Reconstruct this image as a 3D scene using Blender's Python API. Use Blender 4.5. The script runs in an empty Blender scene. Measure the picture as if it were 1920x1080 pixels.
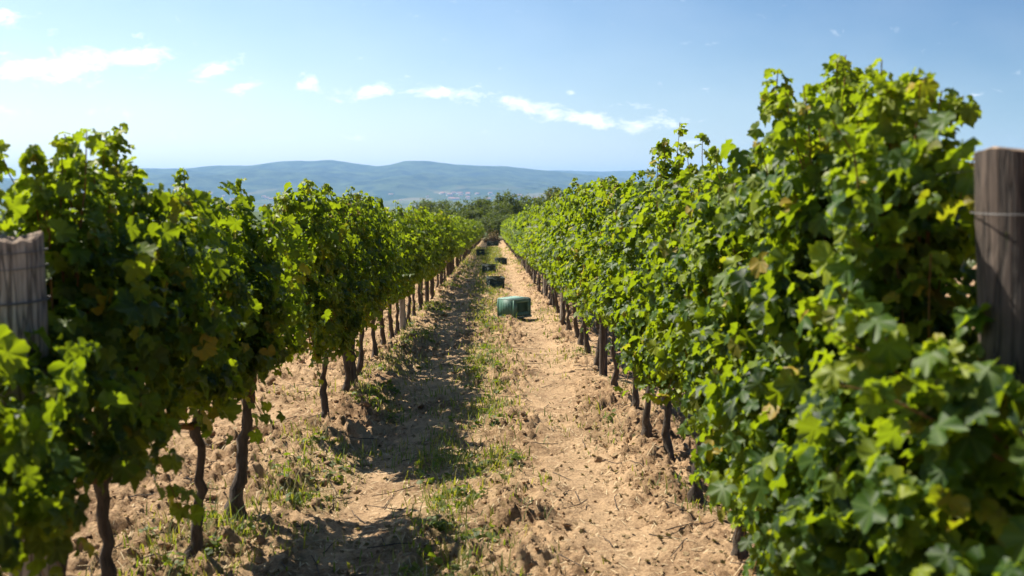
import bpy, math, random
import numpy as np
from mathutils import Vector, Matrix, Euler

# ------------------------------------------------------------------ camera, sky, sun, exposure
sc = bpy.context.scene
COL = sc.collection
FPX = 1867.0                       # focal length in pixels of a 1920 wide picture
PITCH = math.radians(5.81)
YAW = math.radians(1.07)
SUN_AZ = math.radians(50)          # to the left of the row direction
SUN_EL = math.radians(50)
SLOPE = 0.0402

cd = bpy.data.cameras.new('camera')
cam = bpy.data.objects.new('camera', cd)
COL.objects.link(cam)
cam.location = (0, 0, 1.55)
cam.rotation_euler = Euler((math.radians(90) - PITCH, 0, -YAW), 'XYZ')
cd.sensor_width = 36.0
cd.lens = 36.0 * FPX / 1920.0
cd.clip_start = 0.05
cd.clip_end = 60000
cd.dof.use_dof = True
cd.dof.focus_distance = 9.0
cd.dof.aperture_fstop = 3.0
sc.camera = cam

world = bpy.data.worlds.new("World")
sc.world = world
world.use_nodes = True
wt = world.node_tree
wt.nodes.clear()
def wn(t, **k):
    n = wt.nodes.new(t)
    for a, v in k.items():
        setattr(n, a, v)
    return n
def L(a, b):
    wt.links.new(a, b)
w_out = wn('ShaderNodeOutputWorld')
w_bg = wn('ShaderNodeBackground')
w_bg.inputs['Strength'].default_value = 0.062
sky = wn('ShaderNodeTexSky', sky_type='NISHITA', sun_disc=False)
sky.sun_elevation = SUN_EL
sky.sun_rotation = -SUN_AZ
sky.altitude = 300
sky.air_density = 1.0
sky.dust_density = 1.0
sky.ozone_density = 2.2
tc = wn('ShaderNodeTexCoord')
sep = wn('ShaderNodeSeparateXYZ')
L(tc.outputs['Generated'], sep.inputs[0])
def M(op, a, b=None, c=None, clamp=False):
    n = wn('ShaderNodeMath', operation=op)
    n.use_clamp = clamp
    for i, v in enumerate((a, b, c)):
        if v is None: continue
        if isinstance(v, (int, float)): n.inputs[i].default_value = v
        else: L(v, n.inputs[i])
    return n.outputs[0]
ypos = M('MAXIMUM', sep.outputs[1], 0.02)
U = M('DIVIDE', sep.outputs[0], ypos)
V = M('DIVIDE', sep.outputs[2], ypos)

def ray(px, py):
    """world direction of a point of the photograph, scaled so that y = 1"""
    v = Vector(((px - 960) / FPX, (540 - py) / FPX, -1))
    v.rotate(cam.rotation_euler)
    return v / v.y

# cumulus puffs: (px, py, half width, half height, tilt, weight)
PUFFS = [(110, 122, 150, 26, 4, 1.15), (245, 108, 95, 20, 6, 1.0), (60, 140, 150, 16, 0, .95), (20, 35, 34, 18, -15, .95),
         (250, 66, 26, 8, 0, .55), (400, 132, 50, 17, 22, 1.05), (470, 158, 36, 9, 18, .85), (585, 158, 24, 15, 15, .95),
         (700, 172, 62, 15, 14, 1.05), (835, 173, 56, 12, 0, 1.05), (930, 190, 70, 16, -8, .95), (1000, 205, 80, 20, -10, 1.0),
         (1110, 225, 80, 18, -8, .92), (1215, 234, 90, 18, -3, .98), (1180, 202, 40, 7, 0, .5), (1070, 172, 14, 6, 0, .5),
         (180, 208, 60, 12, 0, .55), (10, 205, 50, 7, 0, .6), (520, 258, 40, 7, 0, .6), (630, 256, 34, 7, 0, .55),
         (620, 270, 30, 6, 0, .45), (1145, 272, 12, 8, 0, .55), (1300, 266, 30, 10, 8, .65), (905, 248, 26, 5, 0, .4),
         (300, 222, 40, 5, 0, .4), (735, 268, 20, 5, 0, .35)]
acc = None
for (px, py, hw, hh, tilt, wgt) in PUFFS:
    r = ray(px, py)
    t = math.radians(tilt)
    du = M('SUBTRACT', U, r.x)
    dv = M('SUBTRACT', V, r.z)
    a = M('MULTIPLY_ADD', du, math.cos(t) / (hw / FPX), M('MULTIPLY', dv, math.sin(t) / (hw / FPX)))
    b = M('MULTIPLY_ADD', dv, math.cos(t) / (hh / FPX), M('MULTIPLY', du, -math.sin(t) / (hh / FPX)))
    d2 = M('MULTIPLY_ADD', a, a, M('MULTIPLY', b, b))
    g = M('MULTIPLY', M('EXPONENT', M('MULTIPLY', d2, -0.8)), wgt)
    acc = g if acc is None else M('MAXIMUM', acc, g)
comb = wn('ShaderNodeCombineXYZ')
L(U, comb.inputs[0]); L(M('MULTIPLY', V, 2.0), comb.inputs[1])
nz = wn('ShaderNodeTexNoise'); nz.inputs['Scale'].default_value = 34; nz.inputs['Detail'].default_value = 9; nz.inputs['Distortion'].default_value = 0.35
nz.inputs['Roughness'].default_value = 0.62
L(comb.outputs[0], nz.inputs['Vector'])
nz2 = wn('ShaderNodeTexNoise'); nz2.inputs['Scale'].default_value = 9; nz2.inputs['Detail'].default_value = 5
L(comb.outputs[0], nz2.inputs['Vector'])
dens = M('ADD', acc, M('MULTIPLY_ADD', nz.outputs[0], 3.3, -1.72))
mr = wn('ShaderNodeMapRange', interpolation_type='SMOOTHSTEP')
mr.inputs['From Min'].default_value = 0.28; mr.inputs['From Max'].default_value = 1.5
L(dens, mr.inputs[0])
gate = M('GREATER_THAN', sep.outputs[1], 0.05)
cloud = M('MULTIPLY', mr.outputs[0], gate, clamp=True)
cloud = M('MULTIPLY', cloud, 0.95)
# thin veil of high haze cloud over the sunward part of the sky
veil = M('MULTIPLY_ADD', nz2.outputs[0], 0.10, -0.03, clamp=True)
cloud = M('MAXIMUM', cloud, veil)
mixc = wn('ShaderNodeMix', data_type='RGBA')
L(cloud, mixc.inputs['Factor'])
hs = wn('ShaderNodeHueSaturation'); hs.inputs['Saturation'].default_value = 1.2; hs.inputs['Hue'].default_value = 0.503
L(sky.outputs[0], hs.inputs['Color'])
# the air is brighter and paler towards the sun's side, deeper blue away from it, milky at the horizon
toward = M('MULTIPLY_ADD', sep.outputs[0], -math.sin(SUN_AZ), M('MULTIPLY', sep.outputs[1], math.cos(SUN_AZ)))
side_f = wn('ShaderNodeMapRange', interpolation_type='SMOOTHSTEP')
side_f.inputs['From Min'].default_value = 0.05; side_f.inputs['From Max'].default_value = 0.92
L(toward, side_f.inputs[0])
tint = wn('ShaderNodeMix', data_type='RGBA')
L(side_f.outputs[0], tint.inputs['Factor'])
tint.inputs[6].default_value = (.14, .42, .62, 1); tint.inputs[7].default_value = (1.12, 1.10, 1.05, 1)
mul = wn('ShaderNodeMix', data_type='RGBA', blend_type='MULTIPLY')
mul.inputs['Factor'].default_value = 1.0
L(hs.outputs[0], mul.inputs[6]); L(tint.outputs[2], mul.inputs[7])
hz = M('MULTIPLY', M('EXPONENT', M('MULTIPLY', M('MAXIMUM', sep.outputs[2], 0.0), -11.0)), 0.50)
milk = wn('ShaderNodeMix', data_type='RGBA')
L(hz, milk.inputs['Factor']); L(mul.outputs[2], milk.inputs[6]); milk.inputs[7].default_value = (9.0, 10.0, 11.2, 1)
L(milk.outputs[2], mixc.inputs[6])
mixc.inputs[7].default_value = (12.0, 12.0, 12.0, 1)
L(mixc.outputs[2], w_bg.inputs['Color'])
L(w_bg.outputs[0], w_out.inputs[0])

sl = bpy.data.lights.new('sun', 'SUN')
sl.energy = 4.4
sl.angle = math.radians(0.55)
sl.color = (1.0, 0.93, 0.82)
sun = bpy.data.objects.new('sun', sl)
COL.objects.link(sun)
SDIR = Vector((-math.sin(SUN_AZ) * math.cos(SUN_EL), math.cos(SUN_AZ) * math.cos(SUN_EL), math.sin(SUN_EL)))
sun.rotation_euler = SDIR.to_track_quat('Z', 'Y').to_euler()
sun.location = (-20, 20, 40)

sc.view_settings.view_transform = 'Standard'
sc.view_settings.look = 'None'
sc.view_settings.exposure = 1.15
sc.view_settings.gamma = 1.0
sc.view_settings.use_curve_mapping = False
sc.cycles.use_denoising = True
sc.cycles.max_bounces = 8
sc.cycles.transmission_bounces = 5
sc.cycles.diffuse_bounces = 4
sc.cycles.volume_bounces = 1

# ------------------------------------------------------------------ helpers
RNG = np.random.default_rng(7)

def tag(o, label=None, cat=None, group=None, kind=None):
    if label: o['label'] = label
    if cat: o['category'] = cat
    if group: o['group'] = group
    if kind: o['kind'] = kind
    return o

def make_mesh(name, V_, T_, mat=None, attrs=None, smooth=False):
    """V_ (n,3), T_ (m,k) with constant k"""
    V_ = np.asarray(V_, np.float32); T_ = np.asarray(T_, np.int32)
    k = T_.shape[1]
    me = bpy.data.meshes.new(name)
    me.vertices.add(len(V_)); me.vertices.foreach_set('co', V_.ravel())
    me.loops.add(T_.size); me.loops.foreach_set('vertex_index', T_.ravel())
    me.polygons.add(len(T_))
    me.polygons.foreach_set('loop_start', np.arange(0, T_.size, k, dtype=np.int32))
    me.polygons.foreach_set('loop_total', np.full(len(T_), k, np.int32))
    if smooth: me.polygons.foreach_set('use_smooth', np.ones(len(T_), bool))
    me.update(calc_edges=True)
    for an, arr in (attrs or {}).items():
        arr = np.asarray(arr, np.float32)
        if arr.ndim == 1:
            a = me.attributes.new(an, 'FLOAT', 'POINT'); a.data.foreach_set('value', arr)
        else:
            a = me.attributes.new(an, 'FLOAT_VECTOR', 'POINT'); a.data.foreach_set('vector', arr.ravel())
    if mat: me.materials.append(mat)
    return me

def link(name, me, parent=None, loc=None):
    o = bpy.data.objects.new(name, me)
    COL.objects.link(o)
    if parent: o.parent = parent
    if loc is not None: o.location = loc
    return o

def empty(name, loc, rz=0):
    o = bpy.data.objects.new(name, None)
    o.empty_display_size = 0.2
    COL.objects.link(o); o.location = loc; o.rotation_euler = (0, 0, rz)
    return o

def copy_tree(o, parent=None):
    c = o.copy(); COL.objects.link(c)
    if parent: c.parent = parent
    for ch in list(o.children): copy_tree(ch, c)
    return c

# value / gradient noise in numpy
_perm = np.random.default_rng(3).permutation(4096)
def _h(ix, iy, s):
    return _perm[(_perm[(ix + s * 131) & 4095] + iy) & 4095] / 4096.0
def vnoise(x, y, s=0):
    ix = np.floor(x).astype(np.int64); iy = np.floor(y).astype(np.int64)
    fx = x - ix; fy = y - iy
    fx = fx * fx * (3 - 2 * fx); fy = fy * fy * (3 - 2 * fy)
    a = _h(ix, iy, s); b = _h(ix + 1, iy, s); c = _h(ix, iy + 1, s); d = _h(ix + 1, iy + 1, s)
    return (a * (1 - fx) + b * fx) * (1 - fy) + (c * (1 - fx) + d * fx) * fy
def fbm(x, y, s=0, o=4):
    t = 0; a = .5; n = 0
    for i in range(o):
        t = t + a * vnoise(x, y, s + i); n += a; a *= .5; x = x * 2.03 + 17.1; y = y * 2.03 + 5.3
    return t / n
def cell(x, y, s=0):
    """distance to the nearest jittered point and that point's random number"""
    ix = np.floor(x).astype(np.int64); iy = np.floor(y).astype(np.int64)
    best = np.full(np.shape(x), 9.0); rnd = np.zeros(np.shape(x))
    for dx in (-1, 0, 1):
        for dy in (-1, 0, 1):
            jx = ix + dx; jy = iy + dy
            px = jx + _h(jx, jy, s + 7); py = jy + _h(jx, jy, s + 11)
            d = np.hypot(px - x, py - y)
            m = d < best
            best = np.where(m, d, best); rnd = np.where(m, _h(jx, jy, s + 19), rnd)
    return best, rnd
def sstep(a, b, x):
    t = np.clip((x - a) / (b - a), 0, 1)
    return t * t * (3 - 2 * t)

XL, XR = -1.36, 1.13              # the two vine rows

def ground_base(x, y):
    x = np.asarray(x, float); y = np.asarray(y, float)
    z = -SLOPE * np.minimum(y, 150.0)
    z = z - 62 * sstep(150, 2200, y) - 0.0 * x
    z = z - 5 * sstep(60, 900, np.abs(x)) * sstep(0, 300, y)
    return z
def track_mask(x, y):
    wob = (vnoise(y * .35, y * 0 + 3.3, 5) - .5) * .16
    r = np.exp(-((x - .62 - wob) / .26) ** 2)
    l = np.exp(-((x + .78 - wob) / .24) ** 2)
    return l, r
def clodness(x, y):
    l, r = track_mask(x, y)
    p = fbm(x * 1.1, y * .8, 21, 3)
    c = sstep(.36, .62, p) * (1 - .80 * r) * (1 - .55 * l)
    c += .6 * np.exp(-((x - .12) / .22) ** 2) + .55 * np.exp(-((x + 1.15) / .25) ** 2) + .3 * np.exp(-((x - 1.05) / .25) ** 2)
    return np.clip(c, 0.07, 1.25)
def ground_z(x, y, fine=True):
    z = ground_base(x, y)
    near = 1 - sstep(30, 110, y)
    l, r = track_mask(x, y)
    z = z - .045 * r - .045 * l + .02 * np.exp(-((x - XL) / .28) ** 2) + .02 * np.exp(-((x - XR) / .28) ** 2)
    z = z + (fbm(x * 1.3, y * 1.3, 31, 3) - .5) * .07
    if fine:
        c = clodness(x, y)
        wx = x + (vnoise(x * 9, y * 9, 41) - .5) * .06; wy = y + (vnoise(x * 9, y * 9, 42) - .5) * .06
        d, rn = cell(wx / .15, wy / .15, 1)
        z = z + near * c * np.clip(.52 - d, 0, .22) * .17 * (rn > .35) * (.4 + rn)
        d, rn = cell(wx / .062, wy / .062, 2)
        z = z + near * (.16 + c) * np.clip(.5 - d, 0, .25) * .09 * (rn > .3)
        z = z + near * (fbm(x * 22, y * 22, 51, 4) - .5) * .062 * (.38 + c) + near * (fbm(x * 6, y * 6, 55, 2) - .5) * .04 * (.2 + c)
    return z
def gz(x, y):
    return float(ground_z(np.array([x], float), np.array([y], float))[0])
def bz(x, y):
    return float(ground_z(np.array([x], float), np.array([y], float), False)[0])

# ------------------------------------------------------------------ materials
def new_mat(name):
    m = bpy.data.materials.new(name); m.use_nodes = True
    nt = m.node_tree; nt.nodes.clear()
    out = nt.nodes.new('ShaderNodeOutputMaterial')
    return m, nt, out
class NT:
    def __init__(s, nt): s.nt = nt
    def n(s, t, **k):
        n = s.nt.nodes.new(t)
        ins = k.pop('ins', {})
        for a, v in k.items(): setattr(n, a, v)
        for a, v in ins.items():
            if isinstance(v, bpy.types.NodeSocket): s.nt.links.new(v, n.inputs[a])
            else: n.inputs[a].default_value = v
        return n
    def l(s, a, b): s.nt.links.new(a, b)
    def math(s, op, a, b=0.0, clamp=False):
        n = s.n('ShaderNodeMath', operation=op, use_clamp=clamp, ins={0: a, 1: b}); return n.outputs[0]
    def mix(s, f, a, b, bt='MIX'):
        n = s.n('ShaderNodeMix', data_type='RGBA', blend_type=bt, ins={0: f, 6: a, 7: b}); return n.outputs[2]
    def ramp(s, f, stops):
        n = s.n('ShaderNodeValToRGB', ins={0: f}); e = n.color_ramp.elements
        while len(e) < len(stops): e.new(.5)
        for q, (p, c) in zip(e, stops): q.position = p; q.color = (*c, 1)
        return n.outputs[0]
    def attr(s, name, o='Fac'):
        return s.n('ShaderNodeAttribute', attribute_name=name).outputs[o]
    def noise(s, vec, scale, detail=4, rough=.5, dist=0):
        return s.n('ShaderNodeTexNoise', ins={'Vector': vec, 'Scale': scale, 'Detail': detail, 'Roughness': rough, 'Distortion': dist}).outputs[0]
def c4(r, g, b): return (r, g, b, 1)

def leaf_material(name, dark, mid, light, yellow, trans_gain=1.0, trans=.42, rough=.5, vein=True):
    m, nt, out = new_mat(name); N = NT(nt)
    tone = N.attr('tone', 'Vector')
    sp = N.n('ShaderNodeSeparateXYZ', ins={0: tone})
    base = N.ramp(sp.outputs[0], [(0, dark), (.5, mid), (1, light)])
    yel = N.ramp(sp.outputs[1], [(0, (0, 0, 0)), (.90, (0, 0, 0)), (.96, (1, 1, 1))])
    pos = N.n('ShaderNodeTexCoord').outputs['Object']
    mott = N.noise(pos, 60, 3)
    ycol = N.mix(mott, c4(*yellow), c4(.34, .19, .03))
    col = N.mix(yel, base, ycol)
    col = N.mix(N.math('MULTIPLY', mott, .25), col, c4(.02, .04, .01))
    if vein:
        v = N.math('POWER', sp.outputs[2], 9.0)
        col = N.mix(N.math('MULTIPLY', v, .35), col, c4(.18, .26, .06))
    geo = N.n('ShaderNodeNewGeometry')
    under = N.mix(.45, col, c4(.14, .19, .10))
    colf = N.mix(geo.outputs['Backfacing'], col, under)
    pb = N.n('ShaderNodeBsdfPrincipled', ins={'Base Color': colf, 'Roughness': rough, 'Specular IOR Level': .22})
    tcol = N.mix(.55, col, c4(.46 * trans_gain, .60 * trans_gain, .018))
    tcol = N.mix(1.0, tcol, c4(1.25, 1.25, .6), 'MULTIPLY')
    tr = N.n('ShaderNodeBsdfTranslucent', ins={'Color': tcol})
    ms = N.n('ShaderNodeMixShader', ins={0: trans, 1: pb.outputs[0], 2: tr.outputs[0]})
    N.l(ms.outputs[0], out.inputs[0])
    return m

M_leaf = leaf_material('vine_leaf', (.006, .024, .006), (.040, .092, .009), (.25, .290, .014), (.42, .32, .03), trans=.40)
M_tree = leaf_material('tree_leaf', (.022, .042, .010), (.070, .100, .020), (.150, .170, .035), (.20, .11, .03), trans_gain=.6, trans=.32, rough=.6, vein=False)
M_grass = leaf_material('grass_blade', (.04, .075, .014), (.085, .12, .022), (.17, .18, .05), (.42, .33, .15), trans_gain=.8, trans=.35, rough=.55, vein=False)
M_dead = leaf_material('dry_leaf', (.17, .10, .05), (.30, .20, .10), (.44, .32, .18), (.3, .2, .1), trans_gain=.2, trans=.15, rough=.8, vein=False)

def bark_material(name, a, b, scale=18, stretch=.18):
    m, nt, out = new_mat(name); N = NT(nt)
    pos = N.n('ShaderNodeTexCoord').outputs['Object']
    mp = N.n('ShaderNodeMapping', ins={'Vector': pos, 'Scale': (1, 1, stretch)}).outputs[0]
    n1 = N.noise(mp, scale * 3, 6, .7, .6)
    n2 = N.noise(pos, scale * .4, 3)
    f = N.math('ADD', N.math('MULTIPLY', n1, .75), N.math('MULTIPLY', n2, .35), True)
    col = N.ramp(f, [(.32, a), (.72, b)])
    bp = N.n('ShaderNodeBump', ins={'Strength': 1.0, 'Distance': .025, 'Height': n1})
    pb = N.n('ShaderNodeBsdfPrincipled', ins={'Base Color': col, 'Roughness': .9, 'Normal': bp.outputs[0]})
    N.l(pb.outputs[0], out.inputs[0]); return m
M_bark = bark_material('vine_bark', (.022, .016, .011), (.15, .110, .075))
M_tbark = bark_material('tree_bark', (.05, .035, .025), (.14, .11, .08), 4)
M_cane = bark_material('cane_bark', (.20, .075, .02), (.36, .20, .05), 30)
M_young = bark_material('young_stem', (.10, .14, .03), (.26, .22, .05), 30)

def wood_material(name, a, b, c):
    m, nt, out = new_mat(name); N = NT(nt)
    pos = N.n('ShaderNodeTexCoord').outputs['Object']
    mp = N.n('ShaderNodeMapping', ins={'Vector': pos, 'Scale': (1, 1, .07)}).outputs[0]
    n1 = N.noise(mp, 70, 5, .65, .4)
    n2 = N.noise(N.n('ShaderNodeMapping', ins={'Vector': pos, 'Scale': (1, 1, .25)}).outputs[0], 9, 4, .6, .5)
    col = N.ramp(n1, [(.3, a), (.55, b), (.8, c)])
    col = N.mix(N.ramp(n2, [(.45, (0, 0, 0)), (.7, (.75, .75, .75))]), col, c4(*a))
    crack = N.ramp(N.noise(mp, 34, 3, .5, .2), [(.44, (1, 1, 1)), (.5, (0, 0, 0)), (.56, (1, 1, 1))])
    h = N.math('ADD', N.math('MULTIPLY', n1, .6), N.math('MULTIPLY', crack, .5))
    col = N.mix(N.math('SUBTRACT', 1.0, crack), col, c4(a[0] * .5, a[1] * .5, a[2] * .5))
    bp = N.n('ShaderNodeBump', ins={'Strength': 1.0, 'Distance': .006, 'Height': h})
    pb = N.n('ShaderNodeBsdfPrincipled', ins={'Base Color': col, 'Roughness': .85, 'Normal': bp.outputs[0]})
    N.l(pb.outputs[0], out.inputs[0]); return m
M_wood = wood_material('weathered_wood', (.20, .165, .13), (.46, .39, .31), (.64, .58, .49))
M_wood2 = wood_material('brown_wood', (.036, .027, .020), (.105, .076, .056), (.21, .155, .115))
M_endgrain = wood_material('end_grain', (.16, .10, .06), (.34, .24, .15), (.48, .38, .26))

def simple(name, col, rough=.5, metal=0.0, var=.0, bump=0):
    m, nt, out = new_mat(name); N = NT(nt)
    pos = N.n('ShaderNodeTexCoord').outputs['Object']
    n1 = N.noise(pos, 12, 4)
    cc = N.mix(N.math('MULTIPLY', n1, var), c4(*col), c4(col[0] * .35 + .03, col[1] * .35 + .03, col[2] * .35 + .02))
    pb = N.n('ShaderNodeBsdfPrincipled', ins={'Base Color': cc, 'Roughness': rough, 'Metallic': metal})
    if bump:
        bp = N.n('ShaderNodeBump', ins={'Strength': .5, 'Distance': bump, 'Height': n1}); N.l(bp.outputs[0], pb.inputs['Normal'])
    N.l(pb.outputs[0], out.inputs[0]); return m
M_wire = simple('galvanised_wire', (.16, .155, .15), .6, .6)
M_crate = simple('green_plastic', (.065, .165, .115), .6, 0, .35)
M_crate_top = simple('sunlit_green_plastic', (.34, .50, .44), .6, 0, .35)  # crate top: sunlight and sky sheen put into a paler base colour
M_crate_dark = simple('dark_green_plastic', (.012, .040, .032), .5, 0, .5)
M_crate_black = simple('dusty_black_plastic', (.020, .048, .038), .6, 0, .5)

def soil_material(name, far=False):
    m, nt, out = new_mat(name); N = NT(nt)
    pos = N.n('ShaderNodeTexCoord').outputs['Object']
    big = N.noise(pos, 1.7, 6, .7)
    med = N.noise(pos, 6, 6, .65)
    fin = N.noise(pos, 55, 5, .7)
    f = N.math('ADD', N.math('MULTIPLY', big, .45), N.math('ADD', N.math('MULTIPLY', med, .40), N.math('MULTIPLY', fin, .3)))
    col = N.ramp(f, [(.38, (.060, .033, .018)), (.51, (.23, .137, .070)), (.63, (.54, .36, .20))])
    tr = N.attr('track')
    col = N.mix(N.math('MULTIPLY', tr, .5), col, N.ramp(fin, [(.3, (.22, .135, .07)), (.61, (.62, .43, .25))]))
    gr = N.attr('grassy')
    gm = N.math('MULTIPLY', gr, N.ramp(N.noise(pos, 14, 5, .7), [(.42, (0, 0, 0)), (.62, (.8, .8, .8))]))
    col = N.mix(gm, col, c4(.16, .15, .05))
    # far valley floor: fields and woods
    vor = N.n('ShaderNodeTexVoronoi', ins={'Vector': pos, 'Scale': .006, 'Randomness': 1.0})
    fld = N.ramp(vor.outputs['Color'], [(.2, (.035, .06, .02)), (.45, (.07, .10, .03)), (.7, (.13, .12, .06)), (.9, (.04, .07, .025))])
    sep_ = N.n('ShaderNodeSeparateXYZ', ins={0: pos})
    ff = N.n('ShaderNodeMapRange', ins={0: sep_.outputs[1], 1: 95.0, 2: 150.0}).outputs[0]
    col = N.mix(ff, col, fld)
    bh = N.math('ADD', N.math('MULTIPLY', med, .4), N.math('ADD', N.math('MULTIPLY', fin, .4), N.math('MULTIPLY', N.noise(pos, 160, 4, .7), .2)))
    bp = N.n('ShaderNodeBump', ins={'Strength': 1.0, 'Distance': .05, 'Height': bh})
    pb = N.n('ShaderNodeBsdfPrincipled', ins={'Base Color': col, 'Roughness': .95, 'Specular IOR Level': .15, 'Normal': bp.outputs[0]})
    N.l(pb.outputs[0], out.inputs[0]); return m
M_soil = soil_material('dry_clay_soil')

def hill_material():
    m, nt, out = new_mat('wooded_hills'); N = NT(nt)
    pos = N.n('ShaderNodeTexCoord').outputs['Object']
    mp = N.n('ShaderNodeMapping', ins={'Vector': pos, 'Scale': (1, .5, 1)}).outputs[0]
    vor = N.n('ShaderNodeTexVoronoi', ins={'Vector': mp, 'Scale': .0045, 'Randomness': 1.0})
    fld = N.ramp(vor.outputs['Color'], [(.25, (.030, .055, .022)), (.5, (.08, .10, .04)), (.7, (.19, .16, .09)), (.85, (.04, .06, .02))])
    wood = N.mix(N.ramp(N.noise(pos, .007, 7, .75), [(.4, (0, 0, 0)), (.62, (1, 1, 1))]), c4(.008, .022, .010), c4(.085, .115, .045))
    s = N.n('ShaderNodeSeparateXYZ', ins={0: pos})
    low = N.n('ShaderNodeMapRange', ins={0: s.outputs[2], 1: -55.0, 2: 110.0}).outputs[0]
    wmask = N.math('ADD', low, N.math('SUBTRACT', N.noise(pos, .0022, 4, .6), .42))
    wm = N.ramp(wmask, [(.25, (0, 0, 0)), (.42, (1, 1, 1))])
    col = N.mix(wm, fld, wood)
    pb = N.n('ShaderNodeBsdfPrincipled', ins={'Base Color': col, 'Roughness': 1.0, 'Specular IOR Level': 0.0})
    N.l(pb.outputs[0], out.inputs[0]); return m
M_hill = hill_material()

# ------------------------------------------------------------------ ground
def build_ground():
    xs = np.concatenate([-np.geomspace(12000, 2.6, 46)[:-1], np.arange(-2.6, 2.0, .0165), np.geomspace(2.0, 12000, 46)])
    ys = [-300., -60, -15, -4, -1, 0.5, 1.6, 2.0]
    y = 2.2
    while y < 150:
        ys.append(y); y += max(.016, .0052 * y)
    ys += list(np.geomspace(151, 13000, 60))
    ys = np.array(ys)
    X, Y = np.meshgrid(xs, ys)
    Z = ground_z(X, Y)
    Vv = np.stack([X, Y, Z], -1).reshape(-1, 3)
    ny, nx = X.shape
    i = np.arange(ny - 1)[:, None] * nx + np.arange(nx - 1)[None, :]
    Q = np.stack([i, i + 1, i + nx + 1, i + nx], -1).reshape(-1, 4)
    l, r = track_mask(X, Y)
    nearx = 1 - sstep(3, 6, np.abs(X))
    grassy = grass_density(X, Y)
    me = make_mesh('ground', Vv, Q, M_soil, {'track': ((r + .6 * l) * nearx).ravel(), 'grassy': grassy.ravel()}, smooth=True)
    o = link('ground', me); tag(o, kind='structure'); return o

def grass_density(x, y):
    p = sstep(.46, .66, fbm(x * 1.6, y * .9, 61, 3))
    strip = np.exp(-((x + .13) / .27) ** 2) * (.35 + .9 * sstep(.35, .6, fbm(x * 2.2, y * 1.1, 63, 3)))
    left = np.exp(-((x + 1.12) / .3) ** 2) * sstep(.48, .62, fbm(x * 1.8 + 4, y * 1.2, 67, 2)) * .9
    right = .35 * p * np.exp(-((x - 1.0) / .4) ** 2)
    far = sstep(22, 60, y) * .9 * np.exp(-((x + .05) / .5) ** 2)
    patch = .8 * np.exp(-((x + 1.42) / .28) ** 2 - ((y - 4.75) / .6) ** 2)
    l, r = track_mask(x, y)
    return np.clip(patch + strip + left + right + far + .10 * p, 0, 1.3) * (1 - .7 * r)
build_ground()

# ------------------------------------------------------------------ hills
def crest_fn(pts, D):
    xs, zs = [], []
    for px, py in pts:
        r = ray(px, py)
        xs.append(r.x * D); zs.append(1.55 + r.z * D)
    return np.array(xs), np.array(zs)
def build_hill(name, pts, D, y0, y1, seed, amp, label=None):
    cx, cz = crest_fn(pts, D)
    xs = np.linspace(cx[0], cx[-1], 420)
    ys = np.concatenate([np.linspace(y0, D, 90), np.linspace(D, y1, 26)[1:]])
    X, Y = np.meshgrid(xs, ys)
    crest = np.interp(xs, cx, cz)[None, :]
    k = np.ones(9) / 9
    base = -72.0
    n = fbm(X / 900 + Y / 5000, Y / 700, seed, 5)
    n2 = fbm(X / 260, Y / 300, seed + 9, 4)
    t = np.clip((Y - y0) / (D - y0), 0, 1)
    s = t ** 1.15
    # spurs and valleys that die out at the crest
    w = np.sin(np.pi * np.clip(t, 0, 1)) ** .8
    H = base + (crest - base) * np.clip(s + w * (n - .5) * amp * 1.7 + w * (n2 - .5) * .10, -.02, 1.0)
    H = H + (n2 - .5) * 12 * sstep(.0, .3, t)
    back = np.clip((Y - D) / (y1 - D), 0, 1)
    H = np.where(Y > D, base + (crest - base) * (1 - back ** 1.4) + (n2 - .5) * 12 * (1 - back), H)
    Vv = np.stack([X, Y, H], -1).reshape(-1, 3)
    ny, nx = X.shape
    i = np.arange(ny - 1)[:, None] * nx + np.arange(nx - 1)[None, :]
    Q = np.stack([i, i + 1, i + nx + 1, i + nx], -1).reshape(-1, 4)
    o = link(name, make_mesh(name, Vv, Q, M_hill, smooth=True)); tag(o, kind='structure'); return o
ridge = [(-900, 345), (-600, 330), (-300, 326), (-120, 330), (0, 333), (30, 336), (120, 330), (200, 322), (280, 316), (350, 316), (410, 310), (470, 311), (495, 307), (520, 303),
         (560, 301), (590, 302), (620, 300), (650, 304), (680, 309), (705, 312), (735, 309), (765, 302), (800, 303), (850, 308), (900, 311),
         (950, 312), (1000, 317), (1040, 321), (1080, 326), (1130, 331), (1250, 340), (1400, 345), (1700, 342), (2100, 338), (2600, 345)]
build_hill('hills', ridge, 8200, 5200, 10500, 71, .55)
build_hill('far_hills', [(500, 345), (800, 330), (950, 322), (1020, 320), (1070, 320), (1130, 322), (1220, 318), (1350, 325), (1700, 330), (2300, 345)], 11200, 9500, 13000, 83, .3)

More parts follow.
